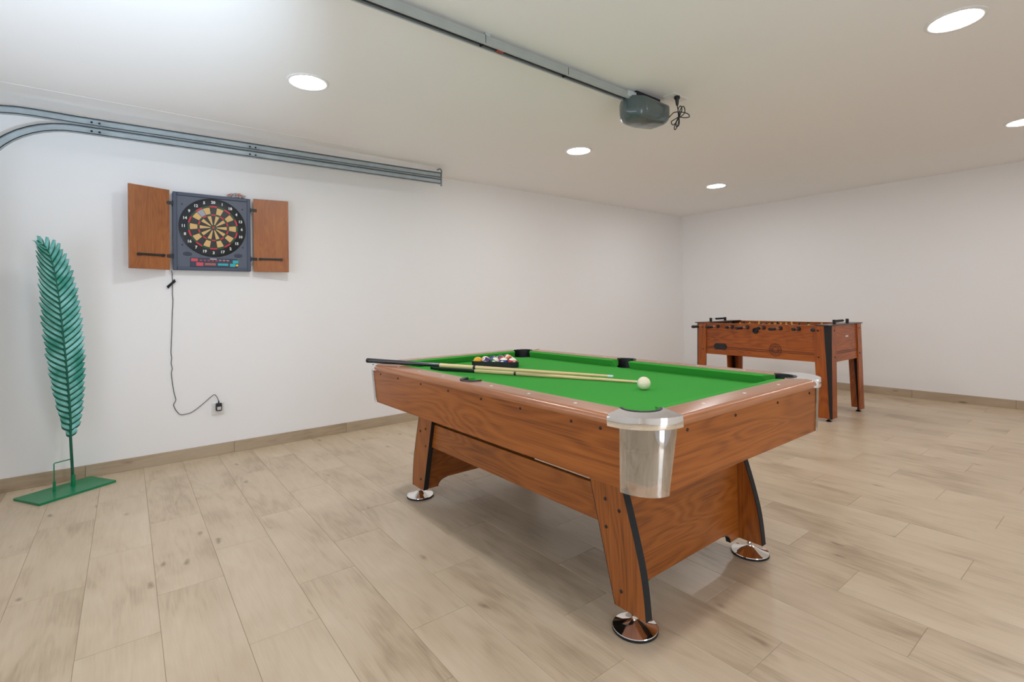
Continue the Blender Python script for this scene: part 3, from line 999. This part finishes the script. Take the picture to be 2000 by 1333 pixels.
# ------------------------------------------------------------------ dartboard cabinet
dbx, dby, dbz = 0.603, YL, 1.752        # centre of the case on the wall
dt = thing('dartboard', 'electronic dartboard in a slate plastic case with open wooden doors', 'dartboard', (dbx, dby, dbz))
SLATE = mat('slate_plastic', srgb(66, 76, 96), .42, bump=(300, .08))
SLATE2 = mat('slate_panel', srgb(84, 92, 108), .45, bump=(300, .08))
HW, HH, DP = .264, .296, .058
bm = bmesh.new()
box(bm, -HW, HW, -DP+.014, -.001, -HH, HH, bev=.006)
obj('case', bm, SLATE, dt)
bm = bmesh.new()
fwid = .026
for a in ((-HW, -HW+fwid, -HH, HH), (HW-fwid, HW, -HH, HH), (-HW+fwid, HW-fwid, HH-fwid, HH), (-HW+fwid, HW-fwid, -HH, -HH+fwid)):
    box(bm, a[0], a[1], -DP, -DP+.02, a[2], a[3], bev=.004)
obj('case_frame', bm, SLATE, dt)
obj('face_panel', boxbm(-HW+fwid, HW-fwid, -DP+.008, -DP+.018, -HH+fwid, HH-fwid), SLATE2, dt)
TZ = .040                               # target centre above case centre
NR = mat('number_ring_black', srgb(18, 24, 30), .35)
tg = obj('target', lathebm([(0, 0), (.228, 0), (.228, -.006), (.222, -.009), (0, -.009)], 64, axis='y', c=(0, -DP+.008, TZ)), NR, dt, smooth=40)
SB = mat('segment_black', srgb(26, 34, 36), .4); SC = mat('segment_cream', srgb(214, 176, 112), .5)
SR = mat('segment_red', srgb(196, 36, 44), .4); SG = mat('segment_green', srgb(16, 72, 46), .4); SS = mat('segment_glare_grey', srgb(150, 158, 166), .3)
yf = -DP-.001
order = [20, 1, 18, 4, 13, 6, 10, 15, 2, 17, 3, 19, 7, 16, 8, 11, 14, 9, 12, 5]
rings = [('in', .022, .092, SB, SC), ('tr', .0945, .1055, SR, SG), ('ou', .108, .157, SB, SC), ('do', .1595, .171, SR, SG)]
for i, num in enumerate(order):
    a = PI/2-i*2*PI/20
    for nm, r0_, r1_, m0, m1 in rings:
        gap = .0013
        h = PI/20
        pts = []
        k_ = 3
        for q in range(k_+1):
            aa = a-h+gap/r1_+(2*h-2*gap/r1_)*q/k_
            pts.append((r1_*math.cos(aa), TZ+r1_*math.sin(aa)))
        for q in range(k_, -1, -1):
            aa = a-h+gap/r0_+(2*h-2*gap/r0_)*q/k_ if r0_ > .03 else a-h*.86+2*h*.86*q/k_
            pts.append((r0_*math.cos(aa), TZ+r0_*math.sin(aa)))
        mm = m0 if i % 2 == 0 else m1
        if nm == 'ou' and num == 12: mm = SS  # glare on this black segment is painted in as pale grey
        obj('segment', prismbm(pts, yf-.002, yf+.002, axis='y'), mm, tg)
    t_ = textmesh(str(num), .029, WHITEP, bold=.0011)
    inst('number', t_, tg, (.198*math.cos(a), yf-.0008, TZ+.198*math.sin(a)), (PI/2, 0, 0))
obj('bull_ring', lathebm([(0, yf+.002), (.020, yf+.002), (.020, yf-.002), (0, yf-.002)], 20, axis='y', c=(0, 0, TZ)), SG, tg)
obj('bullseye', lathebm([(0, yf), (.009, yf), (.009, yf-.004), (0, yf-.004)], 16, axis='y', c=(0, 0, TZ)), SR, tg)
# panel under the target
cp = obj('control_panel', boxbm(-.155, .165, -DP+.004, -DP+.010, -.268, -.200, bev=.001, seg=1), mat('panel_navy', srgb(40, 48, 72), .35), dt)
PK = mat('display_pink', srgb(206, 74, 84), .4); PK2 = mat('display_brown', srgb(170, 96, 84), .4); TL = mat('display_teal', srgb(44, 170, 180), .4)
YLW = mat('button_yellow', srgb(240, 200, 70), .35)
yq = -DP+.002
def chip(x0, x1, z0, z1, m_): obj('display', boxbm(x0, x1, yq, yq+.003, z0, z1, bev=.0008, seg=1), m_, cp)
chip(-.150, -.106, -.228, -.205, PK); chip(-.117, -.070, -.262, -.235, PK)
chip(-.060, .014, -.256, -.238, PK2); chip(.028, .100, -.256, -.238, TL); chip(.112, .150, -.263, -.238, TL); chip(.132, .172, -.236, -.211, TL)
for k in range(8):
    chip(-.092+.026*k, -.078+.026*k, -.2225, -.2165, PK)
    chip(-.096+.026*k, -.076+.026*k, -.2135, -.2110, WHITEP if k in (5, 6, 7) else PK2)
obj('brand_plate', boxbm(-.025, .020, yq, yq+.003, -.2085, -.2035), WHITEP, cp)
obj('button', lathebm([(0, yq-.003), (.008, yq-.003), (.009, yq), (.009, yq+.004), (0, yq+.004)], 16, axis='y', c=(.162, 0, -.250)), YLW, cp)
# speaker grilles and holes
for sx in (-1, 1):
    gr = obj('speaker_grille', lathebm([(0, -.0005), (.03, -.0005), (.03, .002)], 24, axis='y', c=(sx*.172, -DP+.0075, -.172)), mat('grille_dark', srgb(52, 58, 74), .5), dt)
    for v in gr.data.vertices: v.co.z = -.172+(v.co.z+.172)*.55
    for k in (-1, 0, 1):
        obj('slat', boxbm(sx*.172-.026, sx*.172+.026, -DP+.004, -DP+.008, -.172+k*.009-.0016, -.172+k*.009+.0016), SLATE, gr)
    for z in (.205, -.105):
        obj('mount_hole', lathebm([(0, 0), (.006, 0)], 12, axis='y', c=(sx*.205, -DP+.0072, z)), BLACK, dt)
# doors
def ddoor(sx, ang, label):
    hx = sx*(HW+.022)
    e = bpy.data.objects.new('door', None)
    w_ = .262
    bm = boxbm(0 if sx > 0 else -w_, w_ if sx > 0 else 0, -.007, .007, -HH-.002, HH+.006, bev=.0012, seg=1)
    o = obj('door', bm, DZ, dt, loc=(hx, -DP+.006, 0))
    bpy.data.objects.remove(e)
    o.rotation_euler = (0, 0, -sx*ang)
    o['label'] = label
    x0, x1 = (.035, .215) if sx > 0 else (-.215, -.035)
    obj('dart_holder', boxbm(x0, x1, -.020, -.007, -.200, -.186, bev=.002, seg=1), BLACK, o)
    for x in (x0+.012, x1-.012):
        obj('holder_bracket', boxbm(x-.007, x+.007, -.022, -.006, -.204, -.184, bev=.001, seg=1), BLACK, o)
    for z in (.205, -.195):
        hb = bmesh.new()
        box(hb, sx*HW-.004, sx*HW+.004, -DP+.000, -DP+.03, z-.022, z+.022, bev=.002, seg=1)
        box(hb, min(sx*(HW-.004), sx*(HW+.045)), max(sx*(HW-.004), sx*(HW+.045)), -DP-.008, -DP-.002, z-.012, z+.012, bev=.002, seg=1)
        obj('hinge', hb, BLACK, dt)
ddoor(-1, math.radians(21), 'left wooden door with a black dart holder bar')
ddoor(1, math.radians(9), 'right wooden door with a black dart holder bar')

# crumpled bag of darts on top of the case
random.seed(3)
bm = bmesh.new()
bmesh.ops.create_icosphere(bm, subdivisions=4, radius=1)
for v in bm.verts:
    n = v.co.normalized()
    k = 1+.22*math.sin(9*n.x+4*n.z+1)*math.cos(7*n.y+3*n.x)+.14*math.sin(17*n.z+11*n.y)+random.uniform(-.05, .05)
    v.co = Vector((n.x*.056*k, n.y*.020*k, max(-.016, n.z*.022*k)))
BAG = bpy.data.materials.new('clear_plastic_bag'); BAG.use_nodes = True
b_ = BAG.node_tree.nodes['Principled BSDF']
nz = BAG.node_tree.nodes.new('ShaderNodeTexNoise'); nz.inputs['Scale'].default_value = 45
rp_ = BAG.node_tree.nodes.new('ShaderNodeValToRGB')
rp_.color_ramp.elements[0].position = .40; rp_.color_ramp.elements[0].color = srgb(120, 122, 126)
rp_.color_ramp.elements[1].position = .62; rp_.color_ramp.elements[1].color = srgb(196, 100, 84)
e_ = rp_.color_ramp.elements.new(.52); e_.color = srgb(206, 198, 196)
tc2 = BAG.node_tree.nodes.new('ShaderNodeTexCoord')
BAG.node_tree.links.new(tc2.outputs['Object'], nz.inputs['Vector'])
BAG.node_tree.links.new(nz.outputs['Fac'], rp_.inputs[0]); BAG.node_tree.links.new(rp_.outputs[0], b_.inputs['Base Color'])
b_.inputs['Roughness'].default_value = .25
bg = obj('dart_bag', bm, BAG, None, loc=(dbx+.165, dby-.030, dbz+HH+.016))
tag(bg, 'small crumpled grey and red bag lying on top of the dartboard case', 'bag')

# ------------------------------------------------------------------ wall outlet, power cord, adapter
wo = thing('wall_outlet', 'white square wall socket above the left skirting with black adapter plugged in', 'outlet', (.628, YL, .366))
obj('plate', boxbm(-.0425, .0425, -.009, -.0005, -.0465, .0465, bev=.003), WHITEP, wo)
obj('socket', lathebm([(0, -.0085), (.020, -.0085), (.020, -.0102), (.022, -.0102), (.022, -.0085)], 24, axis='y'), WHITEP, wo, smooth=30)
pc = thing('power_cord', 'thin black cord hanging from the dartboard down to a plug adapter', 'cord', (.33, YL, 1.45))
pth = [(.329, .03, 1.452), (.335, .012, 1.43), (.337, .006, 1.39), (.337, .008, 1.345), (.336, .005, 1.273), (.339, .005, 1.215), (.333, .005, 1.10), (.331, .005, 1.021), (.326, .005, .90), (.324, .005, .827), (.328, .005, .79), (.324, .006, .75), (.331, .005, .71), (.325, .005, .673), (.332, .005, .595), (.340, .005, .53), (.351, .006, .476), (.346, .005, .455), (.337, .005, .435), (.348, .005, .40), (.360, .006, .378), (.379, .006, .356), (.412, .007, .354), (.452, .007, .362), (.513, .008, .405), (.593, .010, .474), (.612, .014, .472), (.626, .020, .445), (.631, .026, .418)]
P3 = [(x-.33, -y, z-1.45) for x, y, z in pth]
CORD = mat('black_cord', srgb(34, 34, 38), .5)
obj('cord', tubebm(spline(P3, 5), .0022, 7), CORD, pc, smooth=50)
bm = bmesh.new()
for q in range(4):
    o_ = (q-1.5)*.005
    tube(bm, [Vector((.354-.33+o_*.5, -.012-abs(o_), 1.378-1.45-o_)), Vector((.33-.33, -.016, 1.352-1.45-o_)), Vector((.304-.33+o_*.5, -.012-abs(o_), 1.323-1.45-o_))], .0028, 6)
obj('tied_bundle', bm, CORD, pc, smooth=50)
obj('adapter', boxbm(.611-.33, .652-.33, -.046, -.0105, .351-1.45, .411-1.45, bev=.006), BLACK, pc)
obj('rating_label', boxbm(.618-.33, .645-.33, -.0466, -.044, .360-1.45, .385-1.45), mat('label_grey', srgb(196, 196, 198), .5), pc)
obj('strain_relief', tubebm([(.631-.33, -.028, .409-1.45), (.631-.33, -.027, .432-1.45)], [.007, .003], 10), BLACK, pc)

# ------------------------------------------------------------------ garage door tracks
prof = [(-.012, -.026), (-.002, -.030), (.004, -.026), (.004, -.018), (-.012, -.012), (-.014, 0), (-.012, .012), (.004, .018), (.004, .026), (-.002, .030), (-.012, .026)]
prof = [(.000, -.0275), (.016, -.0275), (.020, -.023), (.020, -.0185), (.004, -.0165), (.002, .0), (.004, .0165), (.020, .0185), (.020, .023), (.016, .0275), (.000, .0275)]
KS = .9771
def sc3(x, z): return (x*KS, CAMH+(z-CAMH)*KS)
def track(name, path, label, bolts, yoff):
    path = [sc3(*q) if q[1] > .5 else (q[0]*KS, q[1]) for q in path]
    bolts = [sc3(*q) for q in bolts]
    t = thing(name, label, 'door track', (0, YL-yoff, 0), 0, 'garage door tracks')
    bm = bmesh.new()
    sweep(bm, path, prof)
    bmesh.ops.solidify(bm, geom=bm.faces[:], thickness=.002)
    obj('channel', bm, GALV, t, smooth=30)
    for bx0, bz in bolts:
        obj('splice_plate', boxbm(bx0-.045, bx0+.045, -.0045+.006, .008, bz-.020, bz+.014, bev=.001, seg=1), GALV, t)
        for dx in (-.02, .02):
            obj('bolt', lathebm([(0, -.008), (.005, -.008), (.0065, -.004), (.0065, 0), (0, 0)], 10, axis='y', c=(bx0+dx, -.0005, bz)), EDGE, t)
    return t
def zl(x, z0, z1): return z0+(z1-z0)*(x-(-.2))/2.77
# upper track
up_path = [(-.80, 2.325), (-.72, 2.365), (-.64, 2.395), (-.56, 2.413), (-.48, 2.423), (-.40, 2.4255), (-.30, 2.4255)] + [(x, 2.424+.0345*(x+.2)/2.77) for x in [-.2+.2*i for i in range(14)]] + [(2.571, 2.4605)]
t_up = track('garage_door_track', up_path, 'upper galvanised garage door track running beneath the ceiling along the left wall', [(-.10, 2.427), (.86, 2.437)], .3)
lo_path = []
Rr = .47; xc = -.20; zc = 2.3655
for i in range(13, 0, -1):
    a = math.radians(90)*i/13
    lo_path.append((xc-Rr*math.sin(a), zc-Rr*(1-math.cos(a))))
lo_path = [(xc-Rr, .05)] + lo_path
lo_path += [(x, zc+.031*(x+.2)/2.77) for x in [-.2+.2*i for i in range(14)]] + [(2.570, zc+.031)]
t_lo = track('garage_door_track', lo_path, 'lower galvanised garage door track curving down at the left edge', [(-.10, 2.367), (.86, 2.377)], .3)
STEELD = mat('dull_steel', srgb(120, 132, 140), .4, .4)
br = thing('track_bracket', 'small metal hook bracket holding the far ends of the twin tracks', 'bracket', (2.526, YL-.3, 2.39))
obj('strap', boxbm(-.010, .010, .008, .012, -.060, .070, bev=.001, seg=1), STEELD, br)
obj('hook', tubebm(spline([(0, .004, .05), (.002, .002, .085), (-.012, -.004, .101), (-.034, -.010, .098), (-.055, -.014, .086)], 5), .0065, 8), STEELD, br, smooth=50)
obj('anchor', boxbm(-.010, .010, .012, .300, .050, .070, bev=.001, seg=1), GALV, br)

# ------------------------------------------------------------------ garage door opener
op = thing('garage_door_opener', 'grey garage door opener motor on a long metal rail under the ceiling', 'door opener', (2.55, 2.0, 2.46))
RZ0, RZ1 = -.022, .020
bm = bmesh.new()
tk = .002
pr = [(-.027, RZ0), (-.027, RZ1), (.027, RZ1), (.027, RZ0), (.018, RZ0), (.018, RZ0+tk), (.027-tk, RZ0+tk), (.027-tk, RZ1-tk), (-.027+tk, RZ1-tk), (-.027+tk, RZ0+tk), (-.014, RZ0+tk), (-.014, RZ0)]
prism(bm, pr, -3.38, .02, axis='x')
rl = obj('rail', bm, mat('grey_steel_rail', srgb(176, 184, 184), .4, .25, vary=(9, .1)), op)
obj('drive_belt', boxbm(-3.36, .0, -.006, .012, RZ0+.008, RZ0+.016), BLACK, op)
obj('trolley_marker', boxbm(-1.03, -.99, -.009, .016, RZ0+.003, RZ0+.010), mat('dull_red', srgb(150, 60, 50), .5), op)
for x in (-1.12, -.55):
    obj('rail_sleeve', boxbm(x-.001, x+.001, -.0285, .0285, RZ0+.001, RZ1+.001), EDGE, op)
for x in (-3.2, -1.1):
    obj('ceiling_hanger', boxbm(x-.015, x+.015, -.018, .018, RZ1, .0395), GALV, op)
bm = bmesh.new()
box(bm, -.03, .05, -.035, .035, -.012, .026, bev=.003)
obj('mount_bracket', bm, GALV, op)
# motor pod
bm = bmesh.new()
secs = []
NS = 14
for i in range(NS+1):
    t = i/NS
    x = -.02+.352*t
    fr = math.sin(min(1, t/.28)*PI/2)**.6 if t < .28 else 1
    wd = .108*fr*(1-.10*t)+.003
    ht = .128*(.45+.55*fr)*(1-.22*max(0, (t-.5)/.5))
    if i == NS: wd *= .8; ht *= .8
    ring = []
    for k in range(24):
        a = 2*PI*k/24
        ca, sa = math.cos(a), math.sin(a)
        e = .55
        yy = wd*math.copysign(abs(ca)**e, ca)
        zz = -.045+.0+ (.045 if sa > 0 else ht*.86)*math.copysign(abs(sa)**(.62 if sa > 0 else .6), sa)
        ring.append(bm.verts.new((x, yy, zz)))
    secs.append(ring)
for A, B in zip(secs, secs[1:]):
    for k in range(24):
        bm.faces.new((A[k], A[(k+1) % 24], B[(k+1) % 24], B[k]))
bm.faces.new(secs[0]); bm.faces.new(secs[-1])
obj('motor_housing', bm, mat('blue_grey_housing', srgb(78, 92, 94), .25, coat=.5), op, smooth=45)
obj('top_plate', boxbm(.05, .30, -.035, .035, -.02, .0395), BLACK, op)

co = thing('ceiling_outlet', 'white double socket plate on the ceiling beside the opener motor', 'outlet', (2.893, 1.878, H))
obj('plate', boxbm(-.081, .081, -.0425, .0425, -.010, -.0005, bev=.003), WHITEP, co)
for x in (-.038, .038):
    obj('socket', lathebm([(0, -.0095), (.020, -.0095), (.020, -.0112), (.022, -.0112), (.022, -.0095)], 24, (x, 0, 0)), WHITEP, co, smooth=30)
oc = thing('coiled_cord', 'black looped power cord hanging from the ceiling socket behind the motor', 'cord', (2.872, 1.852, H-.011))
obj('plug', lathebm([(0, -.0005), (.019, -.0005), (.019, -.014), (.012, -.022), (.009, -.05), (.006, -.06), (0, -.06)], 16), BLACK, oc, smooth=40)
loops = [[(0, 0, -.055), (.004, -.002, -.09), (-.006, .002, -.13), (-.02, .02, -.17), (-.03, .03, -.205), (-.012, .03, -.21), (0, .01, -.175), (.002, 0, -.135), (.012, -.012, -.095), (.035, -.03, -.065), (.048, -.04, -.075), (.045, -.035, -.105), (.02, -.012, -.128), (0, 0, -.138)],
         [(0, 0, -.138), (-.02, .012, -.165), (-.04, .035, -.185), (-.05, .045, -.165), (-.03, .025, -.15), (0, .002, -.136), (.04, -.03, -.14), (.07, -.055, -.135), (.066, -.05, -.115), (.04, -.03, -.105), (.01, -.005, -.10), (-.03, .02, -.105), (-.05, .04, -.12), (-.06, .06, -.135)],
         [(.002, 0, -.136), (.015, -.014, -.11), (.028, -.026, -.085), (.022, -.02, -.062), (.008, -.006, -.075), (0, 0, -.105), (-.004, .004, -.138), (-.014, .02, -.172), (-.008, .02, -.195), (.006, .004, -.18), (.002, 0, -.14)]]
bm = bmesh.new()
for lp in loops:
    tube(bm, spline([(x*.75, y*.75-.012*min(1, max(0, (-z-.08)/.05)), z*1.02) for x, y, z in lp], 6), .0032, 7)
obj('cord', bm, CORD, oc, smooth=50)

# ------------------------------------------------------------------ metal palm leaf sculpture
LA = math.radians(31)
lf = thing('palm_leaf_sculpture', 'teal metal palm leaf sculpture standing on a flat green base', 'sculpture', (-.226, 4.376, 0), LA)
# base plate, in the sculpture's own axes
obj('base', boxbm(-.262, .158, -.166, .100, 0.0, .014, bev=.002), GREEN, lf)
TEALM = bpy.data.materials.new('weathered_teal'); TEALM.use_nodes = True
nt = TEALM.node_tree; b_ = nt.nodes['Principled BSDF']
b_.inputs['Roughness'].default_value = .45; b_.inputs['Metallic'].default_value = .15
tc3 = nt.nodes.new('ShaderNodeTexCoord'); n_ = nt.nodes.new('ShaderNodeTexNoise'); n_.inputs['Scale'].default_value = 9; n_.inputs['Detail'].default_value = 6
nt.links.new(tc3.outputs['Object'], n_.inputs['Vector'])
r_ = nt.nodes.new('ShaderNodeValToRGB')
r_.color_ramp.elements[0].position = .36; r_.color_ramp.elements[0].color = srgb(44, 140, 124)
r_.color_ramp.elements[1].position = .62; r_.color_ramp.elements[1].color = srgb(134, 202, 198)
nt.links.new(n_.outputs['Fac'], r_.inputs[0]); nt.links.new(r_.outputs[0], b_.inputs['Base Color'])
TEALD = mat('dark_teal', srgb(14, 92, 72), .4, .15, vary=(16, .3))
MIDL = [(.0, .013), (-.014, .353), (-.013, .432), (-.024, .634), (-.037, .835), (-.054, 1.036), (-.073, 1.248), (-.099, 1.431), (-.133, 1.554), (-.185, 1.606)]
mids = spline([(x, 0, z) for x, z in MIDL], 10)
def at_z(z, pts):
    for a, b in zip(pts, pts[1:]):
        if (a[1]-z)*(b[1]-z) <= 0 and a[1] != b[1]:
            return a[0]+(b[0]-a[0])*(z-a[1])/(b[1]-a[1])
    return pts[-1][0] if abs(z-pts[-1][1]) < abs(z-pts[0][1]) else pts[0][0]
LEFT = [(-.030, .355), (-.075, .39), (-.109, .537), (-.131, .68), (-.148, .834), (-.166, .987), (-.174, 1.111), (-.179, 1.248), (-.197, 1.343), (-.196, 1.453), (-.200, 1.555), (-.205, 1.62)]
RIGHT = [(.002, .345), (.018, .36), (.059, .473), (.076, .661), (.078, .763), (.073, .911), (.064, 1.058), (.040, 1.22), (-.002, 1.393), (-.046, 1.505), (-.115, 1.588), (-.175, 1.625)]
ML = [(v.x, v.z) for v in mids]
stem = obj('stem', tubebm([(v.x, 0, v.z) for v in mids], [.0085-.0055*i/(len(mids)-1) for i in range(len(mids))], 10), TEALD, lf, smooth=50)
obj('stem_socket', tubebm([(0, 0, .013), (-.001, 0, .085)], .012, 12), GREEN, lf, smooth=50)
sp = obj('support_rod', tubebm([(-.103, 0, .013), (-.104, 0, .186), (-.100, 0, .190), (-.008, 0, .190)], .0035, 8), GREEN, lf, smooth=50)
obj('support_socket', tubebm([(-.103, 0, .013), (-.103, 0, .075)], .0075, 12), GREEN, sp, smooth=50)
def leaflet(P, Tn, s, L_, ang, wid):
    """one blade leaving the midrib at an angle, bending towards the leaf tip"""
    Nn = Vector((Tn.z, 0, -Tn.x))*s                # sideways, in the leaf plane
    n = 8
    bm = bmesh.new()
    rows_ = []
    for i in range(n+1):
        t = i/n
        a = ang-.30*t
        c = P + Nn*(L_*t*math.sin(ang-.10*t)) + Tn*(L_*t*math.cos(ang)+.22*L_*t*t)
        hw = wid*.5*(1.0 if t < .7 else math.sqrt(max(0.0, 1-((t-.7)/.3)**2)))
        by = -.006*t-.008*t*t
        k = min(1, hw/(wid*.4))
        rows_.append([bm.verts.new((c.x+Tn.x*f*hw, by+yy*k, c.z+Tn.z*f*hw)) for f, yy in ((-1, .004), (-.42, -.001), (0, -.0025), (.45, .002), (1, .0085))])
    for A, B in zip(rows_, rows_[1:]):
        for q in range(4):
            f_ = bm.faces.new((A[q], A[q+1], B[q+1], B[q]))
            f_.material_index = 1 if q == 0 else 0
    bmesh.ops.remove_doubles(bm, verts=bm.verts[:], dist=.00005)
    bmesh.ops.solidify(bm, geom=bm.faces[:], thickness=.0014)
    o = obj('leaflet', bm, TEALM, lf, smooth=60)
    o.data.materials.append(TEALD)
    return o
# arc-length positions along the midrib from the lowest leaflet to the tip
acc = [0.0]
for a, b in zip(mids, mids[1:]):
    acc.append(acc[-1]+(b-a).length)
s_lo = next(acc[i] for i, v in enumerate(mids) if v.z > .345)
s_hi = acc[-1]
def rib(sv):
    for i in range(len(acc)-1):
        if acc[i] <= sv <= acc[i+1]+1e-9:
            f = (sv-acc[i])/(acc[i+1]-acc[i])
            j0, j1 = max(0, i-3), min(len(mids)-1, i+4)
            return mids[i].lerp(mids[i+1], f), (mids[j1]-mids[j0]).normalized()
    return mids[-1], (mids[-1]-mids[-4]).normalized()
WPROF = [(0, .034), (.03, .058), (.08, .074), (.2, .100), (.35, .118), (.52, .124), (.68, .116), (.82, .098), (.90, .078), (.96, .050), (1, .026)]
def wprof(f):
    for a, b in zip(WPROF, WPROF[1:]):
        if a[0] <= f <= b[0]:
            return a[1]+(b[1]-a[1])*(f-a[0])/(b[0]-a[0])
    return WPROF[-1][1]
NL = 34
for i in range(NL):
    f = i/(NL-1)
    P, Tn = rib(s_lo+(s_hi-s_lo)*f*.975)
    ang = math.radians(70-12*f-18*f*f)
    for s in (-1, 1):
        w_ = wprof(f)*(1+.04*math.sin(i*2.3+s))*(1.0 if s < 0 else .97)
        leaflet(P, Tn, s, w_/math.sin(ang), ang, .0415+.002*math.sin(i*1.7))
